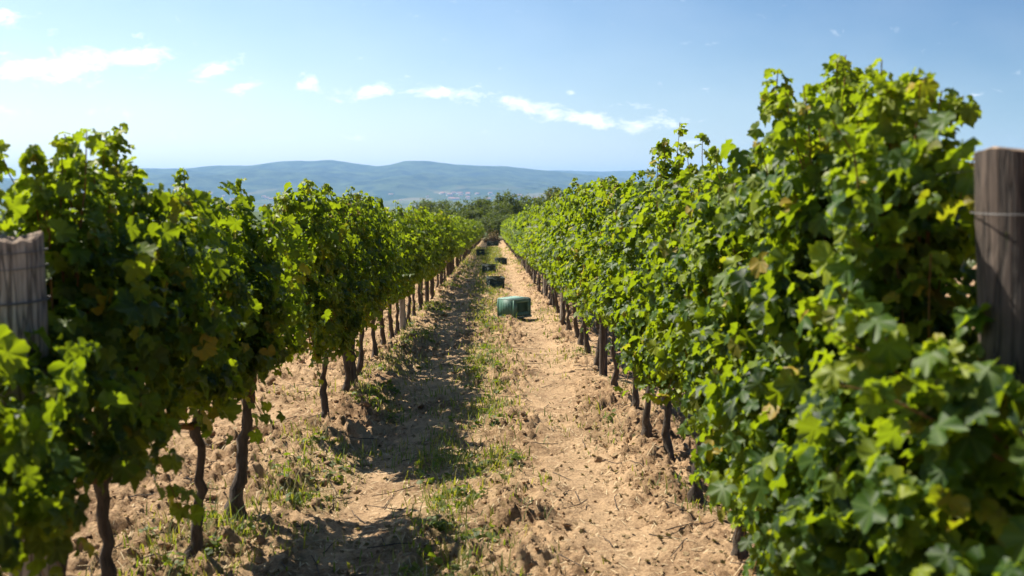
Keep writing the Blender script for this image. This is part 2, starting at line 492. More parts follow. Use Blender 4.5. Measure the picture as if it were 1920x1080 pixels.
# small pale houses of the town at the foot of the hills
def build_town():
    rs = random.Random(5)
    mw = simple('pale_render', (.72, .68, .62), .9); mr_ = simple('clay_roof', (.35, .16, .10), .9)
    w, d, h, r = 9, 7, 5.5, 2.6
    Vw = [(-w, -d, 0), (w, -d, 0), (w, d, 0), (-w, d, 0), (-w, -d, h), (w, -d, h), (w, d, h), (-w, d, h)]
    Fw = [(0, 1, 5, 4), (1, 2, 6, 5), (2, 3, 7, 6), (3, 0, 4, 7)]
    wall = make_mesh('wall', Vw, Fw, mw)
    Vr = [(-w - .6, -d - .6, h - .1), (w + .6, -d - .6, h - .1), (w + .6, d + .6, h - .1), (-w - .6, d + .6, h - .1), (-w - .6, 0, h + r), (w + .6, 0, h + r)]
    roof = bpy.data.meshes.new('roof'); roof.from_pydata(Vr, [], [(0, 1, 5, 4), (2, 3, 4, 5), (1, 2, 5), (3, 0, 4), (3, 2, 1, 0)]); roof.materials.append(mr_)
    k = 0
    spots = [(rs.gauss(860, 26), 5150 + rs.random() * 500) for _ in range(22)] + [(rs.uniform(380, 760), 5100 + rs.random() * 600) for _ in range(22)] + [(rs.gauss(1010, 30), 5200 + rs.random() * 400) for _ in range(10)]
    for px, D in spots:
        x = ray(px, 370).x * D
        dep = bpy.context.evaluated_depsgraph_get() if k == 0 else dep
        hit = sc.ray_cast(dep, Vector((x, D, 900)), Vector((0, 0, -1)))
        z = hit[1].z if hit[0] else -65
        e = empty('distant_house', (x, D, z - .5), rs.uniform(-.6, .6))
        s = rs.uniform(.7, 1.5); e.scale = (s, s, s * rs.uniform(.8, 1.5))
        link('wall', wall, e); link('roof', roof, e)
        tag(e, 'tiny pale house of the hazy town at the foot of the blue hills' if k < 22 else 'tiny scattered pale house on the valley floor left of the hazy town cluster' if k < 44 else 'tiny pale house right of the hazy town, above the dark trees', 'house', 'houses of the distant town')
        k += 1
build_town()

# ------------------------------------------------------------------ leaf templates and scatter
def leaf_template(lod):
    A = math.radians
    if lod == 0:
        prof = [(0, 1.0), (9, .80), (17, .78), (28, .66), (38, .78), (50, .90), (60, .82), (72, .80), (84, .63), (96, .70), (110, .76), (128, .66), (146, .56), (163, .40)]
    elif lod == 1:
        prof = [(0, 1.0), (26, .68), (50, .90), (82, .64), (112, .76), (150, .54)]
    else:
        prof = [(0, 1.0), (52, .88), (118, .72)]
    pts = [(r, a) for a, r in prof]
    right = [(r * math.sin(A(a)), r * math.cos(A(a)), r, a) for r, a in pts]
    left = [(-x, y, r, a) for x, y, r, a in right[1:]][::-1]
    ring = right + [(0, -.12, .12, 180)] + left
    vs = [(0, 0, 0)]; vein = [1.0]
    for x, y, r, a in ring:
        tipn = {0: 1, 50: 1, 52: 1, 110: 1, 112: 1, 118: 1, 60: .7, 38: .6, 9: .7}.get(a, .0 if a != 128 else .6)
        z = -.22 * r * r + (.10 if tipn < .5 else -.05)
        vs.append((x, y, z)); vein.append(tipn)
    n = len(ring)
    tris = [(0, 1 + (i + 1) % n, 1 + i) for i in range(n)]
    v = np.array(vs) * .5
    return v, np.array(tris), np.array(vein)
TEMPL = [leaf_template(i) for i in range(3)]

def scatter(P, Nrm, Tip, size, tone, lod, rng, templ=None, curl=.36):
    """leaves at P, facing Nrm, midrib along Tip. returns verts, tris, attr"""
    v0, t0, vein = templ or TEMPL[lod]
    n = len(P)
    Nrm = Nrm / np.linalg.norm(Nrm, axis=1, keepdims=True)
    Tip = Tip - Nrm * np.sum(Tip * Nrm, 1, keepdims=True)
    Tip = Tip / (np.linalg.norm(Tip, axis=1, keepdims=True) + 1e-9)
    B = np.cross(Tip, Nrm)
    k = len(v0)
    loc = np.repeat(v0[None], n, 0).copy()
    # individual curl and twist
    cu = rng.normal(0, curl, (n, 1)); fo = rng.normal(.14, .28, (n, 1))
    loc[..., 2] += cu * loc[..., 1] ** 2 * 1.2 + fo * np.abs(loc[..., 0]) + rng.normal(0, .03, (n, k)) * (np.hypot(loc[..., 0], loc[..., 1]) > .1)
    loc *= size[:, None, None]
    W = P[:, None, :] + loc[..., 0:1] * B[:, None, :] + loc[..., 1:2] * Tip[:, None, :] + loc[..., 2:3] * Nrm[:, None, :]
    T = (t0[None] + (np.arange(n) * k)[:, None, None]).reshape(-1, 3)
    at = np.zeros((n, k, 3)); at[..., 0] = tone[:, None, 0]; at[..., 1] = tone[:, None, 1]; at[..., 2] = vein[None]
    return W.reshape(-1, 3), T, at.reshape(-1, 3)

def tube(path, radii, seg=7, rng=None, rough=0.0):
    path = np.asarray(path, float); n = len(path)
    tan = np.gradient(path, axis=0); tan /= np.linalg.norm(tan, axis=1, keepdims=True) + 1e-9
    up = np.array([0.31, 0.17, .2]);
    vs = []
    for i in range(n):
        a = np.cross(tan[i], up if abs(tan[i] @ up) < .9 else np.array([1., 0, 0])); a /= np.linalg.norm(a); b = np.cross(tan[i], a)
        th = np.arange(seg) * 2 * np.pi / seg + i * .12
        rr = radii[i] * (1 + (rng.normal(0, rough, seg) if rng is not None and rough else 0))
        vs.append(path[i] + np.outer(np.cos(th) * rr, a) + np.outer(np.sin(th) * rr, b))
    vs = np.concatenate(vs)
    q = []
    for i in range(n - 1):
        for j in range(seg):
            j2 = (j + 1) % seg
            q.append((i * seg + j, i * seg + j2, (i + 1) * seg + j2, (i + 1) * seg + j))
    return vs, np.array(q)
def join(parts):
    V_, T_, A_ = [], [], []; o = 0
    for p in parts:
        V_.append(p[0]); T_.append(p[1] + o); o += len(p[0])
        if len(p) > 2: A_.append(p[2])
    return np.concatenate(V_), np.concatenate(T_), (np.concatenate(A_) if A_ else None)

def smooth_path(p0, p1, n, rng, wob):
    t = np.linspace(0, 1, n)[:, None]
    p = np.array(p0) * (1 - t) + np.array(p1) * t
    w = np.cumsum(rng.normal(0, wob, (n, 3)), 0); w -= w[0] + (w[-1] - w[0]) * t * .5
    w[:, 2] *= .3
    return p + w

# ------------------------------------------------------------------ grapevines
def trunk_mesh(rng, height=.72, thick=.026, lean=(0, 0)):
    n = 15
    p = smooth_path((0, 0, -.02), (lean[0], lean[1], height), n, rng, .009)
    t = np.linspace(0, 1, n)
    r = thick * (1.35 - .45 * t) * (1 + rng.normal(0, .08, n)); r[:5] *= np.array([1.6, 1.5, 1.35, 1.15, 1.05]); r[-2:] *= 1.25
    parts = [tube(p, r, 11, rng, .16)]
    return make_mesh('trunk', *join(parts)[:2], M_bark, smooth=True), p[-1]

def vine_parts(rng, lod, Ln=1.05, bottom=.55, top=1.95, halfw=.30, nshoot=15, leaf=.084, dens=1.25, droop=2,
               head=(0, 0, .72), spikes=(), y_off=0.0, lush=0.0, low_side=0):
    """returns (cane mesh, foliage mesh) in the vine's own coordinates, x across the row, y along it"""
    cparts = []; P = []; Nn = []; Tp = []; Sz = []; To = []
    hx, hy, hz = head
    # two short arms along the wire
    for sgn in (-1, 1):
        e = (rng.normal(0, .02), y_off + sgn * Ln * .48, hz + rng.uniform(.04, .12))
        cparts.append(tube(smooth_path((hx, hy, hz - .02), e, 6, rng, .01), np.linspace(.017, .008, 6), 6))
    shoots = []
    for i in range(nshoot):
        u = y_off + (i + rng.uniform(.1, .9)) / nshoot * Ln * 1.04 - Ln * .52
        z0 = hz + rng.uniform(.0, .15)
        zt = top - rng.random() ** 1.6 * .42 * (top - hz)
        shoots.append((u, z0, zt, rng.normal(0, .13), rng.normal(0, .10)))
    for sp_ in spikes:
        yy, zz = sp_[:2]; xx = sp_[2] if len(sp_) > 2 else 0
        shoots.append((yy, hz + .3, zz, xx + rng.normal(0, .05), rng.normal(0, .03)))
        for _q in range(2): shoots.append((yy + rng.normal(0, .06), hz + .3, zz - rng.uniform(.04, .15), xx + rng.normal(0, .09), rng.normal(0, .06)))
    for si, (u, z0, zt, lx, ly) in enumerate(shoots):
        n = 9; t = np.linspace(0, 1, n)
        bend = rng.uniform(.0, .10)
        path = np.stack([lx * t ** 1.3 + rng.normal(0, .01, n).cumsum(), u + ly * t + rng.normal(0, .01, n).cumsum(), z0 + (zt - z0) * t - bend * t ** 4], 1)
        cparts.append(tube(path, np.linspace(.0052, .0018, n), 4 if lod else 5))
        L_ = zt - z0; sp = .052 if lod == 0 else (.06 if lod == 1 else .12)
        m = max(3, int(L_ / sp * dens * (1.7 if si >= nshoot else 1)))
        tt = np.concatenate([np.sort(rng.random(m)) * .93 + .05, [.95, .97, .99]]); m += 3
        tt = tt ** (.8 if si >= nshoot else 1)
        pos = np.stack([np.interp(tt, t, path[:, j]) for j in range(3)], 1)
        az = rng.random(m) * 2 * np.pi
        tipn = tt > .9
        off = np.stack([np.cos(az) * 1.15, np.sin(az) * .8, rng.normal(.15, .35, m)], 1)
        ln = rng.uniform(.03, .12, m) * (1.1 - .55 * tt) * np.where(tipn, .45, 1)
        q = pos + off * ln[:, None]
        P.append(q); out = off * np.array([1, 1, .2])
        Nn.append(out * .6 + np.array([0, 0, .75]) + rng.normal(0, .42, (m, 3)))
        Tp.append(out + np.array([0, 0, -.55]) + rng.normal(0, .4, (m, 3)))
        Sz.append(leaf * rng.uniform(.75, 1.3, m) * (1.12 - .5 * tt ** 3))
        To.append(np.stack([np.clip(rng.normal(.42, .2, m) + .42 * tt ** 3, 0, 1), rng.random(m) * .97 + .03 * tt], 1))
    # side shoots: clumps of leaves spread through the hedge
    def prof(z):
        s = (z - bottom) / (top - bottom)
        return halfw * np.clip(np.interp(s, [0, .12, .4, .75, 1], [.55, .9, 1.0, .8, .32]), .2, 1)
    ncl = int((100 if lod == 0 else 76 if lod == 1 else 42) * Ln * (top - bottom) / 1.4 * dens * (1 + lush))
    per = 8 if lod < 2 else 6
    zc = bottom + (top - .10 - bottom) * rng.beta(1.15, 1.25, ncl)
    yc = y_off + rng.uniform(-Ln * .54, Ln * .54, ncl)
    zc += .07 * np.sin(yc * 9 + rng.uniform(0, 6))
    side = np.where(rng.random(ncl) < .5, -1, 1)
    if low_side: side = np.where((zc < .9) & (rng.random(ncl) < .5), low_side, side)
    xc = side * prof(zc) * rng.uniform(.2, 1.12, ncl) ** .8
    cen = np.stack([xc, yc, zc], 1)
    for c in cen:
        m = rng.integers(per - 2, per + 6)
        o = rng.normal(0, .043, (m, 3))
        P.append(c + o)
        out = np.array([np.sign(c[0]) * .9, 0, 0]) + o * 5
        Nn.append(out * .75 + np.array([0, 0, .55]) + rng.normal(0, .42, (m, 3)))
        Tp.append(out * .6 + np.array([0, 0, -.8]) + rng.normal(0, .4, (m, 3)))
        Sz.append(leaf * rng.uniform(.55, 1.4, m))
        b = rng.normal(.40, .26); yb = rng.random() * .25
        To.append(np.stack([np.clip(rng.normal(b, .13, m), 0, 1), np.clip(rng.random(m) * .93 + yb * (rng.random() < .25), 0, 1)], 1))
    # drooping shoots under the hedge
    for i in range(droop):
        u = y_off + rng.uniform(-Ln * .45, Ln * .45); sx = rng.choice([-1, 1]) if not low_side else low_side
        n = 7; t = np.linspace(0, 1, n); rch = rng.uniform(.12, .3)
        path = np.stack([sx * rch * t, u + rng.normal(0, .12) * t, .92 + .1 * t - (1.05 - bottom + rng.uniform(0, .14)) * t ** 2], 1)
        cparts.append(tube(path, np.linspace(.0045, .002, n), 4))
        m = 12 if lod < 2 else 5; tt = rng.uniform(.3, 1, m)
        pos = np.stack([np.interp(tt, t, path[:, j]) for j in range(3)], 1) + rng.normal(0, .045, (m, 3))
        P.append(pos); Nn.append(np.array([sx * .6, 0, .6]) + rng.normal(0, .4, (m, 3))); Tp.append(np.array([sx * .3, 0, -.9]) + rng.normal(0, .35, (m, 3)))
        Sz.append(leaf * rng.uniform(.7, 1.15, m)); To.append(np.stack([np.clip(rng.normal(.5, .2, m), 0, 1), rng.random(m)], 1))
    P = np.concatenate(P); Nn = np.concatenate(Nn); Tp = np.concatenate(Tp); Sz = np.concatenate(Sz); To = np.concatenate(To)
    if lod == 2: Sz = Sz * 1.35
    # petioles for the near vines: the leaf base sits at P, keep leaf centre slightly lower
    v, t, a = scatter(P, Nn, Tp, Sz * 1.15, To, lod, rng)
    fol = make_mesh('foliage', v, t, M_leaf, {'tone': a}, smooth=(lod < 2))
    cv, cq, _ = join([(p[0], p[1]) for p in cparts])
    can = make_mesh('canes', cv, cq, M_cane if lod == 0 else M_young, smooth=True)
    return can, fol

def ordinal(n):
    return ['first', 'second', 'third', 'fourth', 'fifth', 'sixth', 'seventh', 'eighth', 'ninth', 'tenth', 'eleventh', 'twelfth', 'thirteenth', 'fourteenth', 'fifteenth', 'sixteenth', 'seventeenth'][n - 1]

def place_vine(xrow, y, trunk, canes, fol, rz=0, sz=1.0, cx=0.0):
    e = empty('grapevine', (xrow, y, bz(xrow, y) - .03), rz)
    link('trunk', trunk, e)
    c = link('canes', canes, e); f = link('foliage', fol, e)
    c.scale.z = sz; f.scale.z = sz
    return e

# near vines, each its own plant: y, trunk lean, parameters, label
LEFT = [
    (2.95, dict(Ln=.78, bottom=.74, top=1.40, halfw=.27, nshoot=12, y_off=-.42, droop=4, lush=.5), (.02, .0),
     'nearest grapevine at lower left, low leafy sprigs in front of the round grey post'),
    (3.45, dict(Ln=1.0, bottom=.76, top=1.78, halfw=.28, nshoot=17, y_off=0, droop=1, lush=.4, spikes=[(-.34, 1.88), (-.25, 1.93), (-.12, 1.92), (.0, 1.92), (.14, 1.93), (.26, 1.95)]), (.0, -.02),
     'tall shaded grapevine just behind the round grey post, highest shoots of the left row'),
    (4.40, dict(Ln=1.0, bottom=.76, top=1.76, halfw=.26, nshoot=15, droop=2, lush=.4, spikes=[(.12, 1.88)]), (.03, -.08),
     'left grapevine with thin leaning trunk, in front of the vine with thick curved trunk'),
    (5.12, dict(Ln=1.0, bottom=.80, top=1.76, halfw=.28, nshoot=15, y_off=.12, droop=2, lush=.4, spikes=[(.3, 1.84)]), (.07, .05),
     'grapevine with thick curved dark trunk flaring at the foot, at left'),
    (7.85, dict(Ln=1.45, bottom=.66, top=1.86, halfw=.29, nshoot=20, y_off=-.26, droop=4, lush=.3, spikes=[(-.6, 1.93), (-.3, 1.97), (.1, 1.95)]), (-.01, .04),
     'grapevine with slim bent trunk, nearest one behind the bare gap in the left row'),
    (9.0, dict(Ln=1.05, bottom=.74, top=1.9, halfw=.27, nshoot=15, droop=1, lush=.2), (.03, 0),
     'grapevine whose trunk stands just before the brown stake in the left row'),
]
RIGHT = [
    (2.42, dict(Ln=.85, bottom=.32, top=1.38, halfw=.33, nshoot=10, y_off=-.44, droop=4, lush=.5, leaf=.098, spikes=[(-.40, 1.40, -.30), (-.30, 1.42, -.28)]), (.0, .0),
     'nearest blurred grapevine in the lower right corner, below and before the leaning post'),
    (2.75, dict(Ln=.84, bottom=.36, top=1.84, halfw=.30, nshoot=16, y_off=.07, droop=4, lush=.7, leaf=.088, spikes=[(-.16, 2.0, -.05), (-.10, 2.03, -.04), (-.02, 2.05), (.08, 2.07), (.18, 2.08), (.30, 2.09)]), (.02, .0),
     'big lush grapevine left of the leaning post, bearing the highest shoots on the right'),
    (3.55, dict(Ln=.86, y_off=-.10, bottom=.48, top=1.95, halfw=.30, nshoot=17, droop=4, lush=.6, spikes=[(-.44, 2.08), (-.34, 2.13), (-.2, 2.17), (-.08, 2.2), (-.02, 2.2)]), (.02, .03),
     'lush grapevine at right whose tall crown makes the left shoulder of the highest shoots'),
    (4.45, dict(Ln=1.0, bottom=.70, top=1.83, halfw=.28, nshoot=15, droop=2, lush=.4, spikes=[(.1, 1.95)]), (-.02, -.03),
     'grapevine with straight dark trunk at bottom right, nearest trunk seen on that side'),
    (5.35, dict(Ln=1.0, bottom=.76, top=1.92, halfw=.27, nshoot=14, droop=2, lush=.3, spikes=[(-.1, 2.08)]), (.02, 0),
     'grapevine at right between the straight dark trunk and the elbow shaped trunk'),
    (6.25, dict(Ln=1.05, bottom=.60, top=1.88, halfw=.27, nshoot=14, y_off=.05, droop=3, lush=.2, spikes=[(.25, 2.18), (.3, 2.22)]), (.0, .22),
     'grapevine with elbow shaped trunk in the right row, one lone upright shoot on top'),
    (7.15, dict(Ln=.9, bottom=.80, top=1.94, halfw=.28, nshoot=13, droop=3, lush=.2), (.02, 0),
     'grapevine standing between the elbow shaped trunk and the slim tall reddish trunk at right'),
    (8.0, dict(Ln=1.0, bottom=.82, top=2.0, halfw=.27, nshoot=14, droop=0, lush=.2), (.03, .02),
     'grapevine with slim reddish trunk standing clear of leaves in the right row'),
    (9.1, dict(Ln=1.05, bottom=.76, top=2.02, halfw=.27, nshoot=14, droop=1, lush=.2), (.0, 0),
     'grapevine nearest before the first wooden stake of the right row'),
]
for side, xr, lst in ((1, XL, LEFT), (-1, XR, RIGHT)):
    for i, (y, kw, lean, label) in enumerate(lst):
        rng = np.random.default_rng(100 + i + (50 if side < 0 else 0))
        thick = .021 if y < 6 else .020
        if side > 0 and abs(y - 5.12) < .01: thick = .027
        tm, head = trunk_mesh(rng, .70 if not (side < 0 and i == 0) else .75, thick, lean)
        can, fol = vine_parts(rng, 0, head=tuple(head), low_side=side, **kw)
        e = place_vine(xr, y, tm, can, fol)
        tag(e, label, 'grapevine', 'grapevines of the left row' if side > 0 else 'grapevines of the right row')

# vines farther down the rows, copied from a few prototypes
def protos(seed, lod, n, **kw):
    out = []
    for i in range(n):
        rng = np.random.default_rng(seed + i)
        tm, head = trunk_mesh(rng, .72, .021, (rng.normal(0, .03), rng.normal(0, .05)))
        k2 = dict(kw); k2['top'] = kw['top'] + rng.normal(0, .07); k2['bottom'] = kw['bottom'] + rng.normal(0, .05); k2['lush'] = rng.uniform(-.1, .45)
        if rng.random() < .5: k2['spikes'] = [(rng.uniform(-.4, .4), k2['top'] + rng.uniform(.02, .12))]
        out.append((tm, *vine_parts(rng, lod, head=tuple(head), **k2)))
    return out
PR = {
    ('L', 1): protos(300, 1, 5, Ln=1.1, bottom=.70, top=1.88, halfw=.27, nshoot=13, droop=1, lush=.15),
    ('R', 1): protos(320, 1, 5, Ln=1.1, bottom=.72, top=2.06, halfw=.25, nshoot=12, droop=1, lush=.15),
    ('L', 2): protos(340, 2, 4, Ln=1.15, bottom=.64, top=1.90, halfw=.29, nshoot=9, droop=1),
    ('R', 2): protos(360, 2, 4, Ln=1.15, bottom=.66, top=2.12, halfw=.29, nshoot=9, droop=1),
}
STK = {'L': [9.25, 14.6, 20, 25.5, 31, 36.5], 'R': [9.9, 15.9, 21.5, 27, 32.5, 38]}
def fill_row(side, xr, start, ys_fixed, end):
    rs = random.Random(11 if side == 'L' else 12)
    ys = list(ys_fixed)
    y = ys[-1] + 1.0
    while y < end:
        ys.append(y + rs.uniform(-.12, .12)); y += 1.0
    name = 'left' if side == 'L' else 'right'
    for i, y in enumerate(ys):
        lod = 1 if y < 27 else 2
        tm, can, fol = PR[(side, lod)][rs.randrange(5 if lod == 1 else 4)]
        rz = rs.choice([0, math.pi]) + rs.uniform(-.06, .06)
        e = place_vine(xr + rs.uniform(-.03, .03), y, tm, can, fol, rz, rs.uniform(.93, 1.05))
        if y < 16:
            k = start + i
            label = f'{ordinal(k)} grapevine of the {name} row counted from the near end post'
        elif y < 40:
            st = STK[side]
            q = sum(1 for v_ in st if v_ < y)
            label = (f'small grapevine of the {name} row between its {ordinal(q)} and {ordinal(q + 1)} wooden stake' if q < len(st)
                     else f'small grapevine of the {name} row just beyond its last stake one can make out')
        elif y < 55:
            label = f'distant small grapevine of the {name} row alongside the dark crates farther down the aisle'
        elif y < 80:
            label = f'tiny distant grapevine of the {name} row, past the dark crates, before the last flat crate'
        else:
            label = f'grapevine at the far tip of the {name} row, beside the brown brush heap'
        tag(e, label, 'grapevine', f'grapevines of the {name} row')
fill_row('L', XL, len(LEFT) + 1, [9.75, 10.15, 11.3, 12.4, 13.3, 14.1, 15.0], 112)
fill_row('R', XR, len(RIGHT) + 1, [10.35, 10.95, 12.0, 12.7, 13.45, 14.5, 15.3], 108)

# ------------------------------------------------------------------ posts, stakes and wires
def post_mesh(rng, h, r, lean, mat, seg=20, chip=0.0):
    n = 14; t = np.linspace(0, 1, n)
    p = np.stack([lean[0] * t, lean[1] * t, -.25 + (h + .25) * t], 1)
    vs = []
    lob = rng.normal(0, .03, seg)
    for i in range(n):
        th = np.arange(seg) * 2 * np.pi / seg
        rr = r * (1 + lob + rng.normal(0, .008, seg) - .05 * t[i])
        z = p[i, 2] + (rng.normal(0, .004, seg) + .010 * np.sin(th * 2 + 1) if i == n - 1 else 0)
        vs.append(np.stack([p[i, 0] + np.cos(th) * rr, p[i, 1] + np.sin(th) * rr, np.full(seg, z) if np.isscalar(z) else z], 1))
    vs = np.concatenate(vs); q = []
    for i in range(n - 1):
        for j in range(seg):
            q.append((i * seg + j, i * seg + (j + 1) % seg, (i + 1) * seg + (j + 1) % seg, (i + 1) * seg + j))
    shaft = make_mesh('shaft', vs, q, mat, smooth=True)
    # sawn top
    ring = vs[-seg:]; c = ring.mean(0)
    tv = [c + np.array([0, 0, .004])]
    for k, f in ((1, .5), (2, .94)):
        tv += [c + (v - c) * f + np.array([0, 0, .003 + rng.normal(0, .002)]) for v in ring]
    tv += [v + np.array([0, 0, -.001]) for v in ring]
    tr = []
    for j in range(seg):
        j2 = (j + 1) % seg
        tr.append((0, 1 + j, 1 + j2))
        for k in (0, 1):
            a = 1 + k * seg; b = 1 + (k + 1) * seg
            tr.append((a + j, b + j, b + j2)); tr.append((a + j, b + j2, a + j2))
    top = make_mesh('sawn_top', tv, tr, M_endgrain)
    return shaft, top
def wire_loop(rng, x0, y0, z, r, tilt):
    th = np.linspace(0, 2 * np.pi, 33)
    rr = r + .004
    return tube(np.stack([x0 + np.cos(th) * rr, y0 + np.sin(th) * rr, z + tilt * np.sin(th + 1)], 1), np.full(33, .0015), 5)
def big_post(x, y, h, r, lean, mat, label, seed, wires):
    rng = np.random.default_rng(seed)
    z0 = bz(x, y)
    e = empty('end_post', (x, y, z0))
    s, t = post_mesh(rng, h, r, lean, mat)
    link('shaft', s, e); link('sawn_top', t, e)
    for wz in wires:
        f = (wz + .25) / (h + .25)
        v, q = wire_loop(rng, lean[0] * f, lean[1] * f, wz, r * 1.0, .006)
        link('wire_loop', make_mesh('wire_loop', v, q, M_wire, smooth=True), e)
    tag(e, label, 'post', 'end posts of the vine rows')
    return e
big_post(-1.36, 2.88, 1.49, .074, (-.004, 0), M_wood, 'round weathered grey end post with sawn top at the left edge', 5, [1.45, 1.405, 1.31, 1.307])
big_post(1.345, 2.2, 1.69, .118, (-.15, .02), M_wood2, 'thick brown end post leaning at the right edge, dark face and wire', 6, [1.56])

def stake(x, y, h, r, mat, label, grp, seed):
    rng = np.random.default_rng(seed)
    s, t = post_mesh(rng, h, r, (rng.normal(0, .02), rng.normal(0, .02)), mat, 12)
    e = empty('wooden_stake', (x, y, bz(x, y)))
    link('shaft', s, e); link('sawn_top', t, e)
    tag(e, label, 'stake', grp); return e
for i, y in enumerate([9.25, 14.6, 20, 25.5, 31, 36.5]):
    stake(XL + .02, y, 1.72, .045, M_wood2 if i != 1 else M_wood, ['brown wooden stake of the left row, nearest one, beside two slim trunks', 'pale wooden stake of the left row next behind the nearest brown stake'][i] if i < 2 else f'small distant wooden stake, {ordinal(i + 1)} from the near end of the left row', 'wooden stakes in the left row', 400 + i)
for i, y in enumerate([9.9, 15.9, 21.5, 27, 32.5, 38]):
    stake(XR - .02, y, 1.85, .042, M_wood if i else M_wood2, ['brown wooden stake of the right row, nearest one', 'pale grey stake of the right row across from the nearest green crate'][i] if i < 2 else f'small distant wooden stake, {ordinal(i + 1)} from the near end of the right row', 'wooden stakes in the right row', 420 + i)

for nm, xr, ystart, hs in (('left', XL, 2.9, (.74, 1.10, 1.44)), ('right', XR, 2.2, (.74, 1.15, 1.69))):
    for k, hgt in enumerate(hs):
        yy = np.linspace(ystart, 106, 60)
        zz = ground_base(np.zeros(60), yy) + hgt + .012 * np.cos(yy * 1.1)
        v, q = tube(np.stack([np.full(60, xr + .0), yy, zz], 1), np.full(60, .0014), 4)
        o = link('trellis_wire', make_mesh('trellis_wire', v, q, M_wire))
        tag(o, f'{["lowest", "middle", "topmost"][k]} steel wire strung along the {nm} vine row', 'wire', 'trellis wires')

# ------------------------------------------------------------------ crates
def boxes(lst):
    V_, Q_ = [], []
    for (x0, x1, y0, y1, z0, z1) in lst:
        o = len(V_)
        V_ += [(x0, y0, z0), (x1, y0, z0), (x1, y1, z0), (x0, y1, z0), (x0, y0, z1), (x1, y0, z1), (x1, y1, z1), (x0, y1, z1)]
        Q_ += [tuple(o + k for k in f) for f in ((3, 2, 1, 0), (4, 5, 6, 7), (0, 1, 5, 4), (1, 2, 6, 5), (2, 3, 7, 6), (3, 0, 4, 7))]
    return V_, Q_
def bev_mesh(name, lst, mat, w=.004):
    V_, Q_ = boxes(lst)
    return make_mesh(name, V_, Q_, mat)
def crate(x, y, rz, mat, label, W=.44, D=.38, H=.33, upside=True, tilt=(0, 0)):
    """harvest crate; upside down so that its ribbed floor is on top"""
    e = empty('harvest_crate', (x, y, gz(x, y) + (.02 if upside else -.01)), rz)
    e.rotation_euler = (tilt[0], tilt[1], rz)
    w, d = W / 2, D / 2; t = .012
    g = .001
    fz = H if upside else .02
    fl = [(-w + .006, w - .006, -d + .006, d - .006, fz - .016, fz - .002)]
    if upside:
        fl += [(-w + .03 + i * (W - .06) / 7 - .004, -w + .03 + i * (W - .06) / 7 + .004, -d + .02, d - .02, fz - .002, fz + .004) for i in range(8)]
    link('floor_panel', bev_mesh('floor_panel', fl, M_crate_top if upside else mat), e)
    rz0 = 0 if upside else H - .03
    rim = [(-w - .012, w + .012, -d - .012, -d + g, rz0, rz0 + .03), (-w - .012, w + .012, d - g, d + .012, rz0, rz0 + .03),
           (-w - .012, -w + g, -d + g, d - g, rz0, rz0 + .03), (w - g, w + .012, -d + g, d - g, rz0, rz0 + .03)]
    link('rim', bev_mesh('rim', rim, mat), e)
    z0, z1 = (.031, H - .018) if upside else (.01, H - .031)
    for sx in (-1, 1):
        for sy in (-1, 1):
            a, b = sorted((sx * w, sx * (w - .03))); c, f = sorted((sy * d, sy * (d - .03)))
            link('corner_post', bev_mesh('corner_post', [(a, b, c, f, z0, z1)], mat), e)
    # closed long panels with ribs and a hand hole row of slots; open lattice on the ends
    for sy in (-1, 1):
        c, f = sorted((sy * (d - .004), sy * (d - .004 - t * .6)))
        lo, hx = (.07, w - .085) if upside else (.17, .05)
        pl = [(-w + .031, w - .031, c, f, z0, z0 + lo), (-w + .031, w - .031, c, f, z1 - .05, z1)]
        pl += [(-w + .031, -hx, c, f, z0 + lo, z1 - .05), (hx, w - .031, c, f, z0 + lo, z1 - .05)]
        c2, f2 = sorted((sy * (d - .004), sy * (d + .004)))
        pl += [(-w + .07 + i * (W - .14) / 5 - .004, -w + .07 + i * (W - .14) / 5 + .004, c2, f2, z0, z0 + .065) for i in range(6)]
        link('side_panel', bev_mesh('side_panel', pl, mat), e)
    for sx in (-1, 1):
        a, b = sorted((sx * (w - .004), sx * (w - .004 - t * .6)))
        pl = [(a, b, -d + .031, d - .031, z0, z0 + .025), (a, b, -d + .031, d - .031, z1 - .05, z1), (a, b, -d + .031, d - .031, (z0 + z1) / 2 - .006, (z0 + z1) / 2 + .006)]
        nb = 6
        if upside: pl = [(a, b, -d + .031, d - .031, z0, z1)]
        pl += [(a + .001 - (.008 if upside and sx < 0 else 0), b - .001 + (.008 if upside and sx > 0 else 0), -d + .031 + i * (D - .062) / nb - .004, -d + .031 + i * (D - .062) / nb + .004, z0 + .025, z1 - .05) for i in range(1, nb)]
        link('lattice_panel', bev_mesh('lattice_panel', pl, mat), e)
    tag(e, label, 'crate', 'harvest crates along the aisle')
    return e
def at(px, py):
    """point of the aisle's ground seen at a pixel"""
    r = ray(px, py)
    # z = 1.55 + r.z*y ; ground z = -SLOPE*y
    y = 1.55 / (-SLOPE - r.z)
    return r.x * y, y
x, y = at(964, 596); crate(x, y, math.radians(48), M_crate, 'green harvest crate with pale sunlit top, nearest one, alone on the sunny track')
x, y = at(929, 541); crate(x, y, math.radians(8), M_crate_black, 'dark crate in the shade next beyond the sunlit green crate', W=.38, D=.56, H=.29, upside=False)
x, y = at(917, 512); crate(x, y, math.radians(-5), M_crate_black, 'dark crate on the grass, second beyond the sunlit green crate, between darker neighbours', W=.42, D=.5, H=.28, upside=False)
x, y = at(939, 495); crate(x, y, math.radians(12), M_crate_dark, 'small sunlit crate right of the shade strip, showing its pale inside', W=.42, D=.5, H=.28, upside=False)
x, y = at(901, 478); crate(x, y, math.radians(0), M_crate_black, 'dark crate tight against the left row in full shade', W=.46, D=.5, H=.34, upside=False)
x, y = at(924, 461); crate(x, y, math.radians(5), M_crate_black, 'farthest flat dark crate, before the brown brush heap at the end', W=.9, D=.5, H=.36, upside=False)

